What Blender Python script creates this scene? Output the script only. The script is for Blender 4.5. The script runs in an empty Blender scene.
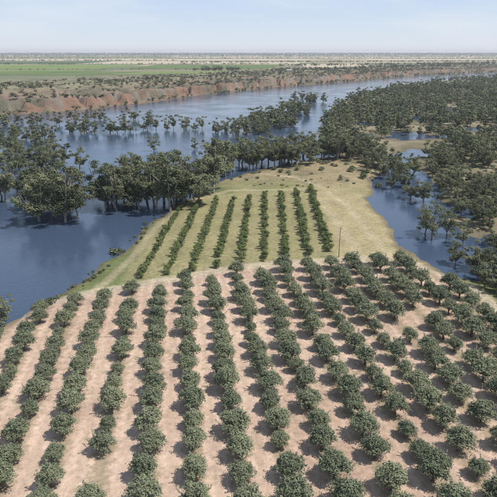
import bpy, math, random
import numpy as np
from mathutils import Vector
random.seed(7); rng=np.random.default_rng(7)
scene=bpy.context.scene
scene.view_settings.view_transform='Standard'
scene.view_settings.look='None'
scene.view_settings.exposure=0

# ---------------------------------------------------------------- utilities
TAB=np.random.default_rng(99).random((8,256,256))
def vnoise(x,y,k=0):
    xi=np.floor(x).astype(np.int64); yi=np.floor(y).astype(np.int64)
    fx=x-xi; fy=y-yi
    fx=fx*fx*(3-2*fx); fy=fy*fy*(3-2*fy)
    T=TAB[k%8]; a=xi&255; b=yi&255; a1=(xi+1)&255; b1=(yi+1)&255
    return (T[a,b]*(1-fx)+T[a1,b]*fx)*(1-fy)+(T[a,b1]*(1-fx)+T[a1,b1]*fx)*fy
def fbm(x,y,s,k=0,o=4):
    v=0;amp=.5;tot=0
    x=np.asarray(x,float)/s; y=np.asarray(y,float)/s
    for i in range(o):
        v=v+amp*vnoise(x+17.3*i,y+5.1*i,k+i); tot+=amp; amp*=.5; x=x*2.03; y=y*2.03
    return v/tot
def sstep(a,b,v):
    t=np.clip((v-a)/(b-a),0,1); return t*t*(3-2*t)
def sdpoly(P,x,y):
    x=np.asarray(x,float); y=np.asarray(y,float)
    d=np.full(x.shape,1e18); ins=np.zeros(x.shape,bool)
    n=len(P)
    for i in range(n):
        ax,ay=P[i]; bx,by=P[(i+1)%n]
        ex,ey=bx-ax,by-ay
        t=np.clip(((x-ax)*ex+(y-ay)*ey)/(ex*ex+ey*ey),0,1)
        dd=(x-ax-t*ex)**2+(y-ay-t*ey)**2
        d=np.minimum(d,dd)
        if ay!=by:
            c=((ay>y)!=(by>y))&(x<(bx-ax)*(y-ay)/(by-ay)+ax)
            ins^=c
    d=np.sqrt(d)
    return np.where(ins,d,-d)

PEN=[(-900,-400),(-260,-60),(-130,50),(-80,92),(-58,111),(-56,115),(-51,122),(-47.5,133),(-44.5,149),(-40,166),(-37,192),(-32,211),(-24,229),(-14,263),(6,287),(30,310),(60,331),(78,318),(76,290),(64,262),(58,250),(52,226),(52,195),(51,172),(51,155),(57,141),(75,128),(110,116),(220,90),(900,50),(900,-400)]
FOR=[(60,331),(50,360),(55,418),(78,560),(130,743),(273,1000),(470,1301),(652,1470),(1200,1900),(3000,2700),(12000,5000),(12000,-400),(900,60),(220,105),(120,125),(85,136),(66,148),(72,188),(81,224),(92,263),(99,300),(101,330),(90,345),(78,335)]
FAR=[(-40000,600),(-12000,600),(-3000,500),(-1000,420),(-500,470),(-251,550),(-200,581),(-152,650),(-96,772),(0,948),(171,1170),(398,1470),(601,1670),(816,1850),(1800,2500),(5000,4200),(20000,9000),(60000,20000),(60000,60000),(-60000,60000)]
GROVE=[(-74,40),(-72,70),(-64,98),(-56,107),(-49,118),(-26,128),(0,140.5),(24,144.5),(46,147.5),(54,131),(58,110),(64,90),(75,40)]
RD=math.radians(7.3); dx_,dy_=-math.sin(RD),math.cos(RD)     # grove row direction
px_,py_=math.cos(RD),math.sin(RD)                             # across rows
ROW=6.9

def height(x,y):
    n1=fbm(x,y,14,0); n2=fbm(x,y,38,2); n3=fbm(x,y,90,4)
    sp=sdpoly(PEN,x,y)+(n1-.5)*9
    hp=np.clip(sp*.14,-2.2,1.3)+np.where(sp>0,(n2-.5)*.5,0)
    sf=sdpoly(FOR,x,y)+(n1-.5)*14
    hf=np.clip(sf*.08,-2.2,.50)+(n2-.5)*3.2
    s0=sdpoly(FAR,x,y)
    sr=s0+(n2-.5)*22
    gul=np.abs(fbm(x,y,36,6,3)-.5)*2           # ridged gullies
    cl=sr+(n1-.5)*30-28*(1-sstep(0,.35,gul))
    hr=np.clip(sr*.1,-2.2,.8)+11*sstep(5,17,cl)+5*sstep(50,200,s0+(n3-.5)*90)
    hr=hr-7*(1-sstep(0,.3,gul))*sstep(25,50,sr)*(1-sstep(130,220,sr))
    hr=np.maximum(hr,np.clip(sr*.1,-2.2,.8))
    return np.maximum(np.maximum(hp,hf),hr),sp,sf,sr

# ---------------------------------------------------------------- ground sheet
g=1.18
def grow(a,st,lim):
    o=[];v=a
    while v<lim: o.append(v); v+=st; st*=g
    o.append(lim); return o
xs=np.concatenate([-np.array(grow(420,12,60000))[::-1],np.arange(-414,-110,4.0),np.arange(-110,130,1.1),np.arange(131,900,5),grow(906,12,60000)])
ys=np.concatenate([-np.array(grow(0,8,400))[::-1],np.arange(2,40,4),np.arange(40,340,1.1),np.arange(341,900,2.8),np.arange(900,2000,8),grow(2000,20,60000)])
xs=np.unique(xs); ys=np.unique(ys)
X,Y=np.meshgrid(xs,ys)
Z,SP,SF,SR=height(X,Y)
nx,ny=len(xs),len(ys)
fine=((Y>35)&(Y<345)&(np.abs(X)<130))
Z=Z+np.where(fine,(fbm(X,Y,3,5,2)-.5)*.12,0)
verts=np.stack([X,Y,Z],-1).reshape(-1,3)
idx=np.arange(nx*ny).reshape(ny,nx)
quads=np.stack([idx[:-1,:-1],idx[:-1,1:],idx[1:,1:],idx[1:,:-1]],-1).reshape(-1,4)
def mesh_np(name,v,q):
    me=bpy.data.meshes.new(name)
    me.vertices.add(len(v)); me.vertices.foreach_set('co',np.asarray(v,np.float32).ravel())
    me.loops.add(q.size); me.loops.foreach_set('vertex_index',q.astype(np.int32).ravel())
    me.polygons.add(len(q)); me.polygons.foreach_set('loop_start',np.arange(0,q.size,q.shape[1],dtype=np.int32))
    me.update(calc_edges=True)
    return me
gm=mesh_np('ground',verts,quads)
gm.polygons.foreach_set('use_smooth',np.ones(len(quads),bool))
def mix(a,b,t):
    return a*(1-t[...,None])+np.array(b)*t[...,None]
n5=fbm(X,Y,9,1); n20=fbm(X,Y,24,3); n60=fbm(X,Y,70,5)
C=np.zeros(X.shape+(3,))+np.array((.21,.205,.09))               # grass
C=mix(C,(.14,.16,.065),sstep(.45,.7,n20))
C=mix(C,(.30,.26,.14),sstep(.5,.75,fbm(X,Y,13,6))*.7)
east=sstep(22,29,X-.035*(Y-150)+(n5-.5)*5)*sstep(135,150,Y)
C=mix(C,(.345,.285,.16),east*.9*(1-.4*sstep(.5,.7,n20)))
C=mix(C,(.27,.215,.13),sstep(236,262,Y+(n5-.5)*20)*.85)
C=mix(C,(.15,.135,.08),sstep(236,262,Y)*sstep(.48,.64,n5)*.65)  # scrub shadows painted into the ground colour as darker patches
young=sstep(-36,-32,X-.035*(Y-150)+(n5-.5)*3)*(1-sstep(24,28,X-.035*(Y-150)))*sstep(130,138,Y-.33*(X+30))*(1-sstep(226,236,Y-.3*X+(n5-.5)*8))
C=mix(C,(.285,.25,.135),young*.75)
gs=sdpoly(GROVE,X,Y)+(n5-.5)*3
grove=sstep(-4.5,-2.5,gs)
soil=mix(np.zeros(X.shape+(3,))+np.array((.54,.395,.305)),(.46,.325,.245),sstep(.35,.7,n20))
C=C*(1-grove[...,None])+soil*grove[...,None]
track=(1-sstep(1.4,2.6,np.abs(gs+4.2)))*(Y>104)
C=mix(C,(.45,.37,.27),track*.85)
def line(P):
    d=np.full(X.shape,1e9)
    for (ax,ay),(bx,by) in zip(P[:-1],P[1:]):
        ex,ey=bx-ax,by-ay
        t=np.clip(((X-ax)*ex+(Y-ay)*ey)/(ex*ex+ey*ey),0,1)
        d=np.minimum(d,np.hypot(X-ax-t*ex,Y-ay-t*ey))
    return d
for P in ([(44,149),(42,175),(40,210),(34,240),(24,262),(4,272)],[(34,147),(33,180),(31,215),(28,238),(-8,236),(-28,214),(-33,190),(-36,150),(-40,128)]):
    d=line(P)+(n5-.5)*1.2
    C=mix(C,(.40,.33,.22),(1-sstep(.9,2.2,d))*.55)
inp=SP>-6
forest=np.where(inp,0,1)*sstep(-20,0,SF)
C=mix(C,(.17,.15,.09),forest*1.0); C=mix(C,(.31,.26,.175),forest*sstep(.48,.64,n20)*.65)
far=sstep(-6,2,SR)
bl=far*(1-sstep(70,200,SR+(n60-.5)*120))
C=mix(C,(.22,.20,.13),far); C=mix(C,(.22,.165,.12),bl*sstep(.25,.55,n20+.1))
C=mix(C,(.22,.135,.095),far*sstep(3,10,SR)*(1-sstep(34,60,SR+(n20-.5)*30)))
C=mix(C,(.20,.18,.15),far*sstep(3,10,SR)*(1-sstep(40,70,SR))*sstep(.5,.62,fbm(X,Y,11,4)))
C=mix(C,(.12,.11,.075),far*(1-sstep(300,420,SR))*sstep(.46,.58,fbm(X,Y,30,7))*.75)
C=mix(C,(.36,.30,.21),far*sstep(400,900,SR)*sstep(.42,.52,fbm(X,Y*3.0,900,2)))
C=mix(C,(.13,.16,.09),far*sstep(200,500,SR)*sstep(.52,.60,fbm(X,Y*2.5,420,6))*.8)
mud=1-sstep(.05,.6,Z)
C=mix(C,(.12,.10,.065),mud*.75)
ca=gm.color_attributes.new('Col','FLOAT_COLOR','POINT')
buf=np.ones((nx*ny,4),np.float32); buf[:,:3]=C.reshape(-1,3); ca.data.foreach_set('color',buf.ravel())
at=gm.attributes.new('grove','FLOAT','POINT'); at.data.foreach_set('value',grove.astype(np.float32).ravel())
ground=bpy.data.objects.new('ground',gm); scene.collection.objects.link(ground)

# ---------------------------------------------------------------- materials
def newmat(n):
    m=bpy.data.materials.new(n); m.use_nodes=True; nt=m.node_tree
    b=nt.nodes['Principled BSDF']; return m,nt,b
def N(nt,t,**k):
    n=nt.nodes.new(t)
    for a,v in k.items(): setattr(n,a,v)
    return n
def math_(nt,op,a,b=None,c=None):
    n=N(nt,'ShaderNodeMath',operation=op)
    for i,v in enumerate((a,b,c)):
        if v is None: continue
        if isinstance(v,(int,float)): n.inputs[i].default_value=v
        else: nt.links.new(v,n.inputs[i])
    return n.outputs[0]
def mixc(nt,mode,f,a,b):
    n=N(nt,'ShaderNodeMix',data_type='RGBA',blend_type=mode)
    for s,v in ((0,f),(6,a),(7,b)):
        if isinstance(v,(int,float)): n.inputs[s].default_value=v
        elif isinstance(v,tuple): n.inputs[s].default_value=v+(1,)
        else: nt.links.new(v,n.inputs[s])
    return n.outputs[2]
def noise(nt,vec,scale,detail=4,rough=.6):
    n=N(nt,'ShaderNodeTexNoise'); n.inputs['Scale'].default_value=scale; n.inputs['Detail'].default_value=detail; n.inputs['Roughness'].default_value=rough
    nt.links.new(vec,n.inputs['Vector']); return n.outputs[0]
def maprange(nt,v,a,b,c,d):
    n=N(nt,'ShaderNodeMapRange'); nt.links.new(v,n.inputs[0])
    for i,q in enumerate((a,b,c,d)): n.inputs[i+1].default_value=q
    return n.outputs[0]

m,nt,b=newmat('ground_soil_grass'); gm.materials.append(m)
geo=N(nt,'ShaderNodeNewGeometry'); pos=geo.outputs['Position']
col=N(nt,'ShaderNodeVertexColor',layer_name='Col').outputs[0]
gr=N(nt,'ShaderNodeAttribute',attribute_name='grove').outputs['Fac']
nA=noise(nt,pos,.9,5,.7); nB=noise(nt,pos,.12,3)
f=math_(nt,'MULTIPLY',maprange(nt,nA,.25,.75,.6,1.35),maprange(nt,nB,.3,.7,.85,1.15))
v=N(nt,'ShaderNodeVectorMath',operation='SCALE'); nt.links.new(col,v.inputs[0]); nt.links.new(f,v.inputs['Scale'])
base=v.outputs[0]
sep=N(nt,'ShaderNodeSeparateXYZ'); nt.links.new(pos,sep.inputs[0])
s=math_(nt,'ADD',math_(nt,'MULTIPLY',sep.outputs[0],px_),math_(nt,'MULTIPLY',sep.outputs[1],py_))
s=math_(nt,'ADD',s,math_(nt,'MULTIPLY',math_(nt,'SUBTRACT',nB,.5),1.2))
fr=math_(nt,'ABSOLUTE',math_(nt,'WRAP',s,ROW/2,-ROW/2))   # 0 on the row .. ROW/2 mid-alley
litter=math_(nt,'MULTIPLY',maprange(nt,math_(nt,'ADD',fr,math_(nt,'MULTIPLY',math_(nt,'SUBTRACT',nA,.5),2.2)),.5,1.9,1,0),gr)
base=mixc(nt,'MIX',math_(nt,'MULTIPLY',litter,.6),base,(.22,.185,.11))
tr=math_(nt,'ABSOLUTE',math_(nt,'SUBTRACT',fr,2.3))
tr=math_(nt,'MULTIPLY',maprange(nt,tr,.12,.38,1,0),gr)
base=mixc(nt,'MIX',math_(nt,'MULTIPLY',tr,maprange(nt,nB,.35,.65,.05,.5)),base,(.58,.45,.35))
mid=math_(nt,'MULTIPLY',maprange(nt,fr,2.7,3.3,0,1),maprange(nt,nA,.42,.6,0,1))
mid=math_(nt,'MULTIPLY',mid,math_(nt,'MULTIPLY',gr,maprange(nt,nB,.4,.6,.1,.45)))
base=mixc(nt,'MIX',mid,base,(.24,.21,.115))
weed=math_(nt,'MULTIPLY',maprange(nt,noise(nt,pos,.35,4,.75),.55,.67,0,.55),gr)
base=mixc(nt,'MIX',weed,base,(.23,.205,.11))
nt.links.new(base,b.inputs['Base Color']); b.inputs['Roughness'].default_value=.95
b.inputs['Specular IOR Level'].default_value=.1
bp=N(nt,'ShaderNodeBump'); bp.inputs['Strength'].default_value=.6; bp.inputs['Distance'].default_value=.25
nt.links.new(nA,bp.inputs['Height']); nt.links.new(bp.outputs[0],b.inputs['Normal'])

m,nt,b=newmat('river_water'); wm=m
geo=N(nt,'ShaderNodeNewGeometry'); pos=geo.outputs['Position']
b.inputs['Base Color'].default_value=(.05,.075,.12,1); b.inputs['Roughness'].default_value=.07; b.inputs['IOR'].default_value=1.38
n1=noise(nt,pos,.9,3,.6); n2=noise(nt,pos,.03,3)
h=math_(nt,'MULTIPLY',n1,maprange(nt,n2,.4,.62,.3,1.1))
bp=N(nt,'ShaderNodeBump'); bp.inputs['Strength'].default_value=.5; bp.inputs['Distance'].default_value=.22
nt.links.new(h,bp.inputs['Height']); nt.links.new(bp.outputs[0],b.inputs['Normal'])
L=6000
w=mesh_np('river_water',[(-L,-400,0),(L,-400,0),(L,6000,0),(-L,6000,0)],np.array([[0,1,2,3]])); w.materials.append(wm)
scene.collection.objects.link(bpy.data.objects.new('river_water',w))

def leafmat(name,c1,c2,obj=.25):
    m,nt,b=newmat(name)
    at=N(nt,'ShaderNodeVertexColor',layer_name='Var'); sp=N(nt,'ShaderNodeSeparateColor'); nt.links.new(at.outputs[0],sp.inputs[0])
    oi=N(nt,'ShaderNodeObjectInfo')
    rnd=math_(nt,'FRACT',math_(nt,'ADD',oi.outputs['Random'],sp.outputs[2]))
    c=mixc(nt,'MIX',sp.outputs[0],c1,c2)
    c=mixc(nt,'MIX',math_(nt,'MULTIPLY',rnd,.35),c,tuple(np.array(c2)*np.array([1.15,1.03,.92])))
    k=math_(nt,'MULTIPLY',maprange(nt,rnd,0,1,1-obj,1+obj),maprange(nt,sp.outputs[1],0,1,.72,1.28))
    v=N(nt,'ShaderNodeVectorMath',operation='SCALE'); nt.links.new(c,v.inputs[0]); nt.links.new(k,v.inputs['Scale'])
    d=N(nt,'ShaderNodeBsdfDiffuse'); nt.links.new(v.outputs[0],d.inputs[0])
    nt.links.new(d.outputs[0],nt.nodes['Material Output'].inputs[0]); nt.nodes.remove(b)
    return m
def barkmat(name,c1,c2,sc=2):
    m,nt,b=newmat(name); tc=N(nt,'ShaderNodeTexCoord').outputs['Object']
    nn=noise(nt,tc,sc,2,.7)
    d=N(nt,'ShaderNodeBsdfDiffuse'); nt.links.new(mixc(nt,'MIX',maprange(nt,nn,.35,.65,0,1),c1,c2),d.inputs[0])
    nt.links.new(d.outputs[0],nt.nodes['Material Output'].inputs[0]); nt.nodes.remove(b)
    return m
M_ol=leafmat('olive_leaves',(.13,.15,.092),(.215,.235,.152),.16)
M_yg=leafmat('young_olive_leaves',(.095,.125,.05),(.155,.185,.08),.2)
M_eu=leafmat('eucalyptus_leaves',(.085,.102,.058),(.17,.185,.11),.3)
M_sc=leafmat('scrub_leaves',(.10,.105,.065),(.16,.155,.105),.3)
M_hz=leafmat('far_tree_leaves_haze_tint',(.09,.11,.08),(.13,.15,.11),.12)  # distance haze mixed into the leaf colour of the horizon trees
M_bk=barkmat('olive_bark',(.11,.085,.06),(.2,.17,.13))
M_gb=barkmat('gum_bark',(.18,.15,.12),(.42,.38,.32),.8)

# ---------------------------------------------------------------- tree meshes
class MB:
    def __init__(s): s.v=[];s.f=[];s.m=[];s.c=[];s.n=0
    def add(s,v,f,mat,c):
        s.v.append(v); s.f.append(f+s.n); s.m.append(np.full(len(f),mat)); s.c.append(c); s.n+=len(v)
    def tube(s,P,R,mat=1,k=6):
        P=np.array(P,float); rings=[]
        for i,p in enumerate(P):
            d=P[min(i+1,len(P)-1)]-P[max(i-1,0)]; d/=np.linalg.norm(d)+1e-9
            a=np.cross(d,[.3,.9,.1]); a/=np.linalg.norm(a); bb=np.cross(d,a)
            t=np.arange(k)*2*math.pi/k
            rings.append(p+R[i]*(np.cos(t)[:,None]*a+np.sin(t)[:,None]*bb))
        v=np.concatenate(rings); f=[]
        for i in range(len(P)-1):
            for j in range(k): f.append((i*k+j,i*k+(j+1)%k,(i+1)*k+(j+1)%k,(i+1)*k+j))
        s.add(v,np.array(f),mat,np.full((len(v),2),.5))
    def leaves(s,c,rad,n,L,W,r,tone,shell=.55):
        d=r.normal(size=(n,3)); d[:,2]=np.where(d[:,2]<-.6,-d[:,2],d[:,2]); d/=np.linalg.norm(d,axis=1)[:,None]
        rr=shell+(1-shell)*r.random(n)
        rr*=1+.25*(r.random(n)<.15)
        ph=r.random(3)*6.28
        lump=1+.18*np.sin(d[:,0]*5+ph[0])*np.sin(d[:,1]*5+ph[1])+.12*np.sin(d[:,2]*7+ph[2])
        p=c+d*(rr*lump)[:,None]*np.array(rad)
        nn=d*.85+r.normal(size=(n,3))*.42+np.array([0,0,.45]); nn/=np.linalg.norm(nn,axis=1)[:,None]
        q=r.normal(size=(n,3)); t=np.cross(nn,q); t/=np.linalg.norm(t,axis=1)[:,None]
        bb=np.cross(nn,t)
        l=(L*(.6+.8*r.random(n)))[:,None]/2; w=(W*(.6+.8*r.random(n)))[:,None]/2
        v=np.stack([p+t*l,p+bb*w,p-t*l,p-bb*w],1).reshape(-1,3)
        f=np.arange(4*n).reshape(n,4)
        cc=np.stack([np.clip(tone+r.normal(size=n)*.22,0,1),r.random(n)],1).repeat(4,axis=0)
        s.add(v,f,0,cc)
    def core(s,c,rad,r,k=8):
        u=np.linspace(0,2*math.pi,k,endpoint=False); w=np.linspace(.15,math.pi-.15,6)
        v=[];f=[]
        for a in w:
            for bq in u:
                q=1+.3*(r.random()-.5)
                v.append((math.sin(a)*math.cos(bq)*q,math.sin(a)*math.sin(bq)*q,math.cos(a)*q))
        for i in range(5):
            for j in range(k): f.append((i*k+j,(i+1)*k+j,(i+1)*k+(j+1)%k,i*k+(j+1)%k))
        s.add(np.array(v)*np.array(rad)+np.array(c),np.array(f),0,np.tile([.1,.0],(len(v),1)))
    def arrays(s): return np.concatenate(s.v),np.concatenate(s.f),np.concatenate(s.m),np.concatenate(s.c)
    def mesh(s,name,mats): return build(name,*s.arrays(),mats)
def build(name,v,f,m_,c_,mats,rnd=None):
    me=mesh_np(name,v,f)
    for mm in mats: me.materials.append(mm)
    me.polygons.foreach_set('material_index',m_.astype(np.int32))
    c=np.ones((len(v),4),np.float32); c[:,:2]=c_; c[:,2]=0 if rnd is None else rnd
    a=me.color_attributes.new('Var','FLOAT_COLOR','POINT'); a.data.foreach_set('color',c.ravel()); me.update()
    return me
def olive(seed):
    r=np.random.default_rng(seed); b=MB()
    b.tube([(0,0,-.1),(.05,.03,.5),(.0,.08,1.0)],[.24,.18,.16])
    K=17; cs=[]
    for i in range(K):
        a=i*2.4+r.random()*.8; q=math.sqrt((i+.4)/K); R=1.65*q*(.8+.3*r.random())
        z=2.3+1.2*(1-q*q)*(.7+.6*r.random())+ (r.random()-.5)*.8*q-.35*q
        cs.append(np.array((math.cos(a)*R,math.sin(a)*R,z)))
    for i,c in enumerate(cs):
        if i%2==0:
            b.tube([(0,.08,.9),c*np.array([.45,.45,.6])+np.array([0,0,.35]),c],[.11,.07,.03],k=4)
        rad=.6+.42*r.random()
        b.leaves(c,(rad,rad,rad*.9),250,.29,.14,r,.2+.6*r.random())
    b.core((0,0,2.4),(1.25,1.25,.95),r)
    for i in range(20):
        c=cs[r.integers(K)]+r.normal(size=3)*.25; tip=c+np.array([r.normal()*.45,r.normal()*.45,.8+.4*r.random()])
        for t in np.linspace(.3,1,4): b.leaves(c+(tip-c)*t,(.16,.16,.2),8,.26,.12,r,.7)
    return b.mesh('olive_tree_mesh',[M_ol,M_bk])
def young(seed):
    r=np.random.default_rng(seed); b=MB()
    b.tube([(0,0,-.1),(.02,.02,.5),(0,.03,1.3)],[.06,.05,.03],k=5)
    for i in range(7):
        c=np.array((r.normal()*.36,r.normal()*.38,.6+i*.19)); rad=.42+.27*r.random()
        b.leaves(c,(rad,rad*1.1,rad),90,.3,.15,r,.2+.6*r.random(),.4)
    return b.mesh('young_olive_mesh',[M_yg,M_bk])
LODS={0:(6,5,230,.030,1.0),1:(5,4,90,.048,1.15),2:(4,3,36,.095,1.35),3:(3,2,10,.19,1.6)}
def gum_arr(seed,H=20,lod=0,sparse=1.0):
    r=np.random.default_rng(seed); b=MB()
    lean=r.normal(size=2)*.06*H
    f0=H*((.14 if lod==0 else .09)+.10*r.random()); base=np.array([lean[0]*.3,lean[1]*.3,f0])
    if lod<3: b.tube([(0,0,-1.5),(0,0,0),base*np.array([.5,.5,.5]),base],[.028*H,.022*H,.018*H,.016*H],k=6 if lod<2 else 3)
    nl,m_,nleaf,Lf,rs=LODS[lod]; Lf*=H; nleaf=max(4,int(nleaf*sparse))
    cl=[]
    for i in range(nl):
        a=i*2*math.pi/nl+r.random()*1.0; out=H*(.10+.20*r.random()); hh=H*(.42+.5*r.random())
        top=np.array([math.cos(a)*out+lean[0],math.sin(a)*out+lean[1],hh])
        mid=base+(top-base)*.5+np.array([math.cos(a),math.sin(a),-.3])*H*.04
        if lod<3: b.tube([base,mid,top],[.012*H,.008*H,.004*H],k=4 if lod<2 else 3)
        for j in range(m_):
            t=(.05 if lod else .18)+(.98 if lod else .87)*(j+r.random())/m_
            p=base+(top-base)*t+r.normal(size=3)*np.array([.09,.09,.045])*H
            cl.append(p)
            if lod==0: b.tube([base+(top-base)*max(.15,t-.3),p],[.006*H,.002*H],k=3)
    for p in cl:
        rad=H*(.05+.06*r.random())*rs
        b.leaves(p,(rad,rad,rad*.85),nleaf,Lf,Lf*.55,r,.1+.8*r.random(),.3)
    return b.arrays()
def gum(seed,H=20,lod=0,sparse=1.0): return build('eucalyptus_mesh',*gum_arr(seed,H,lod,sparse),[M_eu,M_gb])
def bush_b(seed,n=45,L=.45):
    r=np.random.default_rng(seed); b=MB()
    b.tube([(0,0,-.2),(0,0,.6)],[.08,.05],k=4 if n>20 else 3)
    for i in range(4):
        c=np.array((r.normal()*.6,r.normal()*.6,.5+.3*r.random())); rad=.5+.35*r.random()
        b.leaves(c,(rad,rad,rad*.8),n,L,L*.66,r,r.random(),.5)
    return b
OL=[olive(i) for i in range(10)]; YG=[young(50+i) for i in range(5)]
GM=[gum(100+i,20,0) for i in range(8)]+[gum(120,20,0,sparse=.5),gum(121,20,0,sparse=.35)]
GL=[gum(140+i,20,1) for i in range(7)]
G2=[gum_arr(160+i,20,2) for i in range(10)]; G3=[gum_arr(180+i,20,3) for i in range(6)]
BU=[bush_b(200+i,9,1.0).arrays() for i in range(5)]; BG=[bush_b(220+i).mesh('shrub_mesh',[M_eu,M_bk]) for i in range(3)]

def put(name,me,x,y,z,sx,sz,parent=None):
    o=bpy.data.objects.new(name,me); o.location=(x,y,z); o.scale=(sx*random.uniform(.92,1.08),sx*random.uniform(.92,1.08),sz)
    o.rotation_euler=(random.uniform(-.05,.05),random.uniform(-.05,.05),random.uniform(0,6.28))
    scene.collection.objects.link(o)
    if parent: o.parent=parent
    return o
class Mass:
    """many far plants merged into one mesh object"""
    def __init__(s,name,mats): s.name=name; s.mats=mats; s.V=[];s.F=[];s.M=[];s.C=[];s.R=[];s.n=0
    def add(s,arr,x,y,z,sx,sz):
        v,f,m_,c=arr; a=random.uniform(0,6.28); ca_,sa_=math.cos(a)*sx,math.sin(a)*sx
        w=np.stack([v[:,0]*ca_-v[:,1]*sa_+x,v[:,0]*sa_+v[:,1]*ca_+y,v[:,2]*sz+z],-1)
        s.V.append(w);s.F.append(f+s.n);s.M.append(m_);s.C.append(c);s.R.append(np.full(len(v),random.random()));s.n+=len(v)
    def done(s):
        me=build(s.name,np.concatenate(s.V),np.concatenate(s.F),np.concatenate(s.M),np.concatenate(s.C),s.mats,np.concatenate(s.R))
        scene.collection.objects.link(bpy.data.objects.new(s.name,me)); print(s.name,len(me.polygons))
def empty(name):
    e=bpy.data.objects.new(name,None); scene.collection.objects.link(e); return e
def H1(x,y): return float(height(np.array([x],float),np.array([y],float))[0][0])
def HN(x,y): return height(np.array(x,float),np.array(y,float))[0]

# ---------------------------------------------------------------- olive grove
pts=[]
for i in range(-16,17):
    off=random.uniform(0,5)
    for j in range(0,45):
        sx=i*ROW+random.gauss(0,.25); ty=off+j*5.4+random.gauss(0,.45)
        pts.append((px_*sx+dx_*ty,py_*sx+dy_*ty))
P=np.array(pts); sd=sdpoly(GROVE,P[:,0],P[:,1]); hz=height(P[:,0],P[:,1])[0]
for (x,y),d,z in zip(P,sd,hz):
    if d>0 and y>46 and random.random()>.02:
        s=random.choice([random.uniform(.95,1.14),random.uniform(.9,1.08),random.uniform(.65,1.0)])
        s*=1.05+.12*float(np.clip(x/50,-1,1))
        put('olive_tree',random.choice(OL),x,y,z,s*1.05,s*random.uniform(.85,1.02))
# ---------------------------------------------------------------- young planting
yx=[];yy=[];yk=[]
for k in range(9):
    y0=134+21*k/8; y1=211+25*k/8
    y=y0+1.5
    while y<y1:
        if random.random()>.06:
            yx.append(-29.9+6.8*k+.035*(y-134)+random.gauss(0,.14)); yy.append(y); yk.append(k)
        y+=random.uniform(1.8,2.4)
for x,y,z,k in zip(yx,yy,HN(yx,yy),yk):
    s=random.uniform(.7,1.25)*(1.32 if k>=7 else 1.15)
    put('young_olive_tree',random.choice(YG),x,y,z,s,s*random.uniform(.8,1.0))

# ---------------------------------------------------------------- gums
MF=Mass('distant_eucalyptus_forest',[M_eu,M_gb])
def blob(name,cx,cy,rx,ry,n,hmin,hmax,meshes,parent=None,mind=5):
    got=[]; tries=0
    while len(got)<n and tries<n*60:
        tries+=1
        a=random.uniform(0,6.28); q=math.sqrt(random.random())
        x=cx+rx*q*math.cos(a); y=cy+ry*q*math.sin(a)
        if any((x-u)**2+(y-v)**2<mind*mind for u,v in got): continue
        got.append((x,y))
    for (x,y),z in zip(got,HN([p[0] for p in got],[p[1] for p in got])):
        h=random.uniform(hmin,hmax)/20; w_=h*random.uniform(.95,1.25)
        if meshes is G2: MF.add(random.choice(G2),x,y,max(z,-.8),w_*1.15,h)
        else: put(name,random.choice(meshes),x,y,max(z,-.8),w_,h,parent)
blob('eucalyptus_tree',-40,214,20,9,14,18,26,GM[:8],mind=6)
blob('eucalyptus_tree',-26,228,13,10,8,17,25,GM[:8])
blob('eucalyptus_tree',-58,224,9,8,5,14,21,GM[:9])
blob('eucalyptus_tree',-73,198,8,8,5,18,25,GM[:9])
blob('eucalyptus_tree',-84,216,8,10,4,15,21,GM)
blob('eucalyptus_tree',-103,228,10,12,6,15,20,GM)
blob('eucalyptus_tree',-130,242,18,20,10,14,19,GM)
blob('eucalyptus_tree',-60,113,3,4,3,8,11,GM[:7],mind=3)
e=empty('eucalyptus_forest')
blob('tree',8,300,30,14,26,13,19,GM[:8],e,4.5)
blob('tree',40,318,22,14,18,12,18,GM[:8],e,4.5)
blob('tree',-14,276,7,8,5,12,17,GM[:8],e)
blob('tree',66,322,14,20,16,10,15,GM[:8],e,5)
blob('tree',70,280,9,22,12,9,14,GM[:8],e,5)
blob('tree',-118,295,42,18,14,13,19,GM[:9],e,6)
blob('tree',-62,286,14,10,3,11,15,GM[:8],e,6)
blob('tree',-170,335,55,22,16,13,19,GM[:8],e,6)
blob('tree',-38,348,40,6,4,10,13,GL,e,6)
blob('tree',-180,398,48,9,16,12,16,GL,e,5)
blob('tree',-120,430,28,8,11,12,16,GL,e,5)
blob('tree',-60,450,36,7,9,11,15,GL,e,6)
blob('tree',-215,480,56,14,14,11,15,G2,e,7)
blob('tree',-130,520,60,9,9,10,14,G2,e,7)
blob('tree',-5,430,24,16,18,11,16,GL,e,6)
blob('tree',22,490,20,46,34,11,15,G2,e,6)
blob('tree',50,590,16,50,20,11,15,G2,e,7)
blob('tree',80,730,20,50,14,10,14,G2,e,9)
blob('eucalyptus_tree',66,176,5,6,3,13,17,GM[8:],mind=4)
blob('eucalyptus_tree',72,232,8,20,4,9,14,GM,mind=6)
blob('eucalyptus_tree',82,280,8,20,5,9,14,GM,mind=6)

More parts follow.
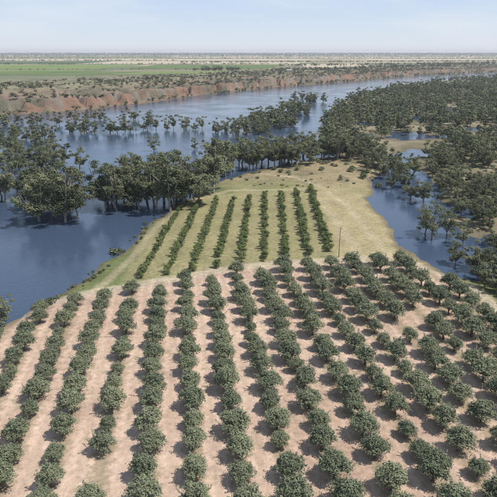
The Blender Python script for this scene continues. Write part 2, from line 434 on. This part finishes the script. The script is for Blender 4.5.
def grid_scatter(x0,x1,y0,y1,st):
    gx,gy=np.meshgrid(np.arange(x0,x1,st),np.arange(y0,y1,st))
    gx=gx+rng.uniform(-.45,.45,gx.shape)*st; gy=gy+rng.uniform(-.45,.45,gy.shape)*st
    return gx.ravel(),gy.ravel()
cnt=0
for (x0,x1,y0,y1,st,ms,hm,hM,th) in [(52,230,100,250,7.0,GM[:8],5.5,12,.42),(60,260,250,360,7.8,GL,7,15,.42),(45,480,360,640,8.8,G2,7.5,15,.42),(70,760,640,1000,11,G2,9,15,.41),(250,1250,1000,1600,16,G2,9,14,.39)]:
    gx,gy=grid_scatter(x0,x1,y0,y1,st)
    z,_,sf,_=height(gx,gy); s0=sdpoly(FOR,gx,gy); dn=fbm(gx,gy*1.0,30,3)
    keep=(s0>1)&(gx<.6*gy+90)&(dn>th)&((z>-.9))&(rng.random(gx.shape)<np.where(z<0,.42,.93))
    for x,y,zz,k in zip(gx,gy,z,keep):
        if not k: continue
        h=random.uniform(hm,hM)/20; w_=h*random.uniform(1.05,1.5); cnt+=1
        if ms is G2: MF.add(random.choice(G2),x,y,max(zz,-.8),w_,h)
        else: put('tree',random.choice(ms),x,y,max(zz,-.8),w_,h,e)
print('forest',cnt)
MF.done()
for i in range(34):
    y=random.uniform(90,150); x=58+(150-y)*.28+random.uniform(0,12)
    h=random.uniform(6,11)/20; put('eucalyptus_tree',random.choice(GM[:7]),x,y,max(H1(x,y),-.5),h*1.25,h)

# ---------------------------------------------------------------- far bank trees + scrub
MR=Mass('riverbank_trees',[M_eu,M_gb]); MS=Mass('scrub',[M_sc,M_bk])
bank=[(-420,500),(-251,550),(-200,581),(-152,650),(-96,772),(0,948),(171,1170),(398,1470),(601,1670),(816,1850),(1300,2180)]
bx_=[];by_=[];bh_=[]
for k,((ax,ay),(bx,by)) in enumerate(zip(bank[:-1],bank[1:])):
    Ls=math.hypot(bx-ax,by-ay)
    ux,uy=(bx-ax)/Ls,(by-ay)/Ls
    for (n,mu,sg,hh) in ((int(Ls/10),2,4,6),(int(Ls/(5 if k>3 else 9)),150,35,7.5),(int(Ls/9),60,12,6)):
        for i in range(n):
            t=random.random(); o_=random.gauss(mu,sg); bx_.append(ax+(bx-ax)*t-uy*o_); by_.append(ay+(by-ay)*t+ux*o_); bh_.append(hh)
for x,y,z,hh in zip(bx_,by_,HN(bx_,by_),bh_):
    h=random.uniform(.7,1.25)*hh/20; MR.add(random.choice(G2),x,y,max(z,-.6),h*1.6,h)
MR.done()
gx,gy=grid_scatter(-700,1300,480,2300,8.5)
z,_,_,_=height(gx,gy); s0=sdpoly(FAR,gx,gy); dn=fbm(gx,gy,60,2)
keep=(s0>18)&(s0<280)&(np.abs(gx)<.55*gy+60)&(rng.random(gx.shape)<sstep(.3,.62,dn)*.85*sstep(5,50,s0)*(1-.8*sstep(150,260,s0)))
for x,y,zz,k in zip(gx,gy,z,keep):
    if k:
        s=random.uniform(.8,2.3); MS.add(random.choice(BU),x,y,zz,s*1.3,s*.8)
MS.done()
MD=Mass('distant_trees',[M_eu,M_gb]); MH=Mass('horizon_trees',[M_hz,M_gb])
def belt(x0,y0,x1,y1,n,w,h0,h1,M=MD,ms=None):
    X_=[];Y_=[]
    for i in range(n):
        t=random.random(); X_.append(x0+(x1-x0)*t); Y_.append(y0+(y1-y0)*t+random.uniform(-w,w))
    for x,y,z in zip(X_,Y_,HN(X_,Y_)):
        h=random.uniform(h0,h1)/20; M.add(random.choice(ms or G2),x,y,z-.5,h*1.9,h)
belt(-140,1420,-20,1460,26,14,9,14)
belt(-800,1480,60,1520,70,5,3,5)
belt(-1200,2150,150,2200,130,10,5,8)
belt(60,1420,1000,2350,150,30,7,10)
belt(100,1900,1700,2700,220,60,7,11)
belt(-300,2500,2500,3100,400,60,8,12,MH,G3)
belt(-2500,3050,-400,3100,260,30,7,11,MH,G3)
belt(-2600,4200,3000,4300,700,60,8,13,MH,G3)
belt(-3500,6200,4000,6300,1200,120,12,17,MH,G3)
belt(-5500,9000,5500,9300,1800,200,20,28,MH,G3)
belt(-8000,13000,8000,13500,2400,300,34,52,MH,G3)
MD.done(); MH.done()

# fields
def fieldmat(name,c1,c2,ang,sc):
    m,nt,b=newmat(name); pos=N(nt,'ShaderNodeNewGeometry').outputs['Position']
    mp=N(nt,'ShaderNodeMapping'); mp.inputs['Rotation'].default_value=(0,0,ang); nt.links.new(pos,mp.inputs[0])
    wv=N(nt,'ShaderNodeTexWave'); wv.inputs['Scale'].default_value=sc; wv.inputs['Distortion'].default_value=.4; nt.links.new(mp.outputs[0],wv.inputs[0])
    nn=noise(nt,pos,.012,4)
    c=mixc(nt,'MIX',maprange(nt,wv.outputs[1],.3,.7,0,1),c1,c2)
    c=mixc(nt,'MIX',maprange(nt,nn,.4,.65,0,.5),c,tuple(np.array(c1)*.75))
    nt.links.new(c,b.inputs['Base Color']); b.inputs['Roughness'].default_value=.95; b.inputs['Specular IOR Level'].default_value=0
    return m
F1=fieldmat('vineyard_green',(.11,.155,.065),(.17,.21,.10),.2,.05)
F2=fieldmat('pasture_green',(.17,.22,.085),(.20,.245,.11),1.2,.02)
F3=fieldmat('dry_stubble',(.44,.38,.28),(.48,.42,.32),.4,.01)
F4=fieldmat('orchard_dark',(.08,.12,.07),(.13,.16,.09),.9,.06)
def field(name,P,mat):
    P=np.array(P,float); z=float(HN(P[:,0],P[:,1]).max())+.25
    me=bpy.data.meshes.new(name); me.from_pydata([(x,y,max(z,17.1)) for x,y in P],[],[tuple(range(len(P)))]); me.materials.append(mat)
    scene.collection.objects.link(bpy.data.objects.new(name,me))
field('field',[(-1300,1100),(-330,1130),(-250,1330),(-1400,1280)],F1)
field('field',[(-310,1150),(-90,1230),(-45,1390),(-240,1335)],F2)
field('field',[(-1400,1300),(-420,1350),(-380,1460),(-1400,1460)],F2)
field('field',[(-1600,1540),(-420,1550),(-380,2100),(-1700,2100)],F2)
field('field',[(-360,1550),(60,1560),(120,2100),(-340,2100)],F1)
field('field',[(180,1620),(420,1850),(420,2300),(180,2150)],F3)
field('field',[(-2300,2250),(-700,2250),(-700,2900),(-2600,2900)],F4)
field('field',[(-680,2250),(200,2250),(300,2850),(-690,2900)],F3)
field('field',[(-2800,3200),(300,3200),(500,4000),(-3200,4000)],F3)
field('field',[(700,3200),(2600,3500),(3000,4000),(800,4000)],F3)
field('field',[(-3500,4600),(-800,4600),(-900,5800),(-4500,5800)],F2)
field('field',[(-700,4600),(3800,4600),(4500,5800),(-800,5800)],F3)
field('field',[(-5500,6900),(5500,6900),(6500,8400),(-6500,8400)],F3)
field('field',[(500,2450),(1300,2850),(1200,3000),(450,2500)],F3)

# ---------------------------------------------------------------- farm houses
M_wall=barkmat('wall_render',(.40,.36,.30),(.46,.42,.36),.5); M_roof=barkmat('metal_roof',(.30,.30,.30),(.38,.38,.38),.3)
M_glass,_,bb=newmat('window_glass'); bb.inputs['Base Color'].default_value=(.03,.04,.05,1); bb.inputs['Roughness'].default_value=.1
def part(name,v,f,mat,par):
    me=bpy.data.meshes.new(name); me.from_pydata(v,[],f); me.materials.append(mat); o=bpy.data.objects.new(name,me); scene.collection.objects.link(o); o.parent=par; return o
def boxv(x0,y0,z0,x1,y1,z1):
    return [(x0,y0,z0),(x1,y0,z0),(x1,y1,z0),(x0,y1,z0),(x0,y0,z1),(x1,y0,z1),(x1,y1,z1),(x0,y1,z1)],[(0,3,2,1),(4,5,6,7),(0,1,5,4),(1,2,6,5),(2,3,7,6),(3,0,4,7)]
def house(x,y,L,W,rot):
    p=empty('farm_house'); p.location=(x,y,H1(x,y)-.1); p.rotation_euler=(0,0,rot)
    a,b_=L/2,W/2; hw=3.0; hr=5.0
    part('walls',[(-a,-b_,0),(a,-b_,0),(a,b_,0),(-a,b_,0),(-a,-b_,hw),(a,-b_,hw),(a,b_,hw),(-a,b_,hw),(-a,0,hr-.1),(a,0,hr-.1)],
      [(0,1,5,4),(2,3,7,6),(1,2,6,9,5),(3,0,4,8,7)],M_wall,p)
    e_=.7
    part('roof',[(-a-e_,-b_-e_,hw-.3),(a+e_,-b_-e_,hw-.3),(a+e_,0,hr),(-a-e_,0,hr),(-a-e_,b_+e_,hw-.3),(a+e_,b_+e_,hw-.3)],[(0,1,2,3),(3,2,5,4)],M_roof,p)
    for i in range(3):
        cx=-a+L*(i+.5)/3
        z0,z1=(0,2.1) if i==1 else (1,2.2)
        part('door' if i==1 else 'window',*boxv(cx-.6,-b_-.05,z0,cx+.6,-b_+.02,z1),M_glass,p)
house(100,1400,14,8,.5); house(60,1440,12,8,-.3)

# ---------------------------------------------------------------- power pole
M_wood=barkmat('pole_timber',(.24,.21,.18),(.34,.31,.27),3)
pp=empty('power_pole'); zx,zy=27.5,151.5; pp.location=(zx,zy,H1(zx,zy))
b=MB(); b.tube([(0,0,-.5),(0,0,5),(0,0,9.6)],[.15,.12,.09],mat=0,k=10); me=b.mesh('pole',[M_wood]); o=bpy.data.objects.new('pole',me); scene.collection.objects.link(o); o.parent=pp
part('crossarm',*boxv(-.55,-.18,9.1,.55,-.10,9.2),M_wood,pp)
for q in (-.45,.45):
    b=MB(); b.tube([(q,-.14,9.2),(q,-.14,9.28),(q,-.14,9.4)],[.04,.06,.03],mat=0,k=8); o=bpy.data.objects.new('insulator',b.mesh('insulator',[M_wall])); scene.collection.objects.link(o); o.parent=pp

# ---------------------------------------------------------------- shrubs on paddock
for (x,y,s) in [(-42.5,158,1.6),(-41.5,160,1.3),(62,248,2.0),(57,262,2.4),(-28,226,1.6),(-22,240,2),(-50,121,1.2)]:
    put('shrub',random.choice(BG),x,y,H1(x,y),s,s)
for i in range(110):
    x=random.uniform(-20,66); y=random.uniform(240,318)
    if sdpoly(PEN,[x],[y])[0]>1: s=random.uniform(.4,2.0)*(1 if y>270 else .5); put('shrub',random.choice(BG),x,y,H1(x,y),s,s*.75)
for i in range(60):
    y=random.uniform(118,230); 
    xl=np.interp(y,[115,133,149,166,192,211,229],[-56,-47,-44,-40,-37,-32,-24])
    x=xl+random.uniform(-1,3); s=random.uniform(.25,.7); put('shrub',random.choice(BG),x,y,max(H1(x,y),0),s,s)

# ---------------------------------------------------------------- light
az=math.radians(98); el=math.radians(60)   # azimuth clockwise from +Y
sd_=Vector((math.sin(az)*math.cos(el),math.cos(az)*math.cos(el),math.sin(el)))
sun=bpy.data.lights.new('sun','SUN'); sun.energy=4.6; sun.angle=math.radians(.53); sun.color=(1,.96,.9)
so=bpy.data.objects.new('sun',sun); so.rotation_euler=(-sd_).to_track_quat('-Z','Y').to_euler(); scene.collection.objects.link(so)
w=bpy.data.worlds.new('World'); scene.world=w; w.use_nodes=True; nt=w.node_tree
bg=nt.nodes['Background']
sky=N(nt,'ShaderNodeTexSky',sky_type='NISHITA'); sky.sun_disc=False; sky.sun_elevation=el; sky.sun_rotation=az; sky.altitude=50; sky.air_density=1.0; sky.dust_density=.6; sky.ozone_density=2.0
tc=N(nt,'ShaderNodeTexCoord').outputs['Generated']
sz=N(nt,'ShaderNodeSeparateXYZ'); nt.links.new(tc,sz.inputs[0])
mp=N(nt,'ShaderNodeMapping'); mp.inputs['Scale'].default_value=(1,1,6); nt.links.new(tc,mp.inputs[0])
cn=noise(nt,mp.outputs[0],2.2,4,.55)
haze=maprange(nt,sz.outputs[2],0,.5,.93,.3)
hz_col=mixc(nt,'MIX',maprange(nt,sz.outputs[2],0,.11,0,1),(8.0,8.6,9.3),(5.2,7.0,9.8))
c=mixc(nt,'MIX',haze,sky.outputs[0],hz_col)
c=mixc(nt,'MIX',maprange(nt,cn,.48,.70,.0,.65),c,(8.2,8.6,9.1))
nt.links.new(c,bg.inputs[0]); bg.inputs[1].default_value=.1

# low layer of real atmospheric haze over the plain
hm=bpy.data.materials.new('air_haze'); hm.use_nodes=True; nt=hm.node_tree
nt.nodes.remove(nt.nodes['Principled BSDF'])
vs=N(nt,'ShaderNodeVolumeScatter'); vs.inputs['Color'].default_value=(.88,.95,1,1); vs.inputs['Density'].default_value=8e-5; vs.inputs['Anisotropy'].default_value=0.1
nt.links.new(vs.outputs[0],nt.nodes['Material Output'].inputs['Volume'])
hv,hf=boxv(-14000,-300,-30,14000,16000,110)
me=bpy.data.meshes.new('sky_haze'); me.from_pydata(hv,[],hf); me.materials.append(hm)
scene.collection.objects.link(bpy.data.objects.new('sky_haze',me))

# ---------------------------------------------------------------- camera
cam=bpy.data.cameras.new('camera'); cam.sensor_width=36; cam.lens=18/math.tan(math.radians(25)); cam.clip_end=100000; cam.clip_start=.5
co=bpy.data.objects.new('camera',cam); co.location=(0,0,60); co.rotation_euler=(math.radians(69.8),0,0); scene.collection.objects.link(co); scene.camera=co
print('objects',len(bpy.data.objects))
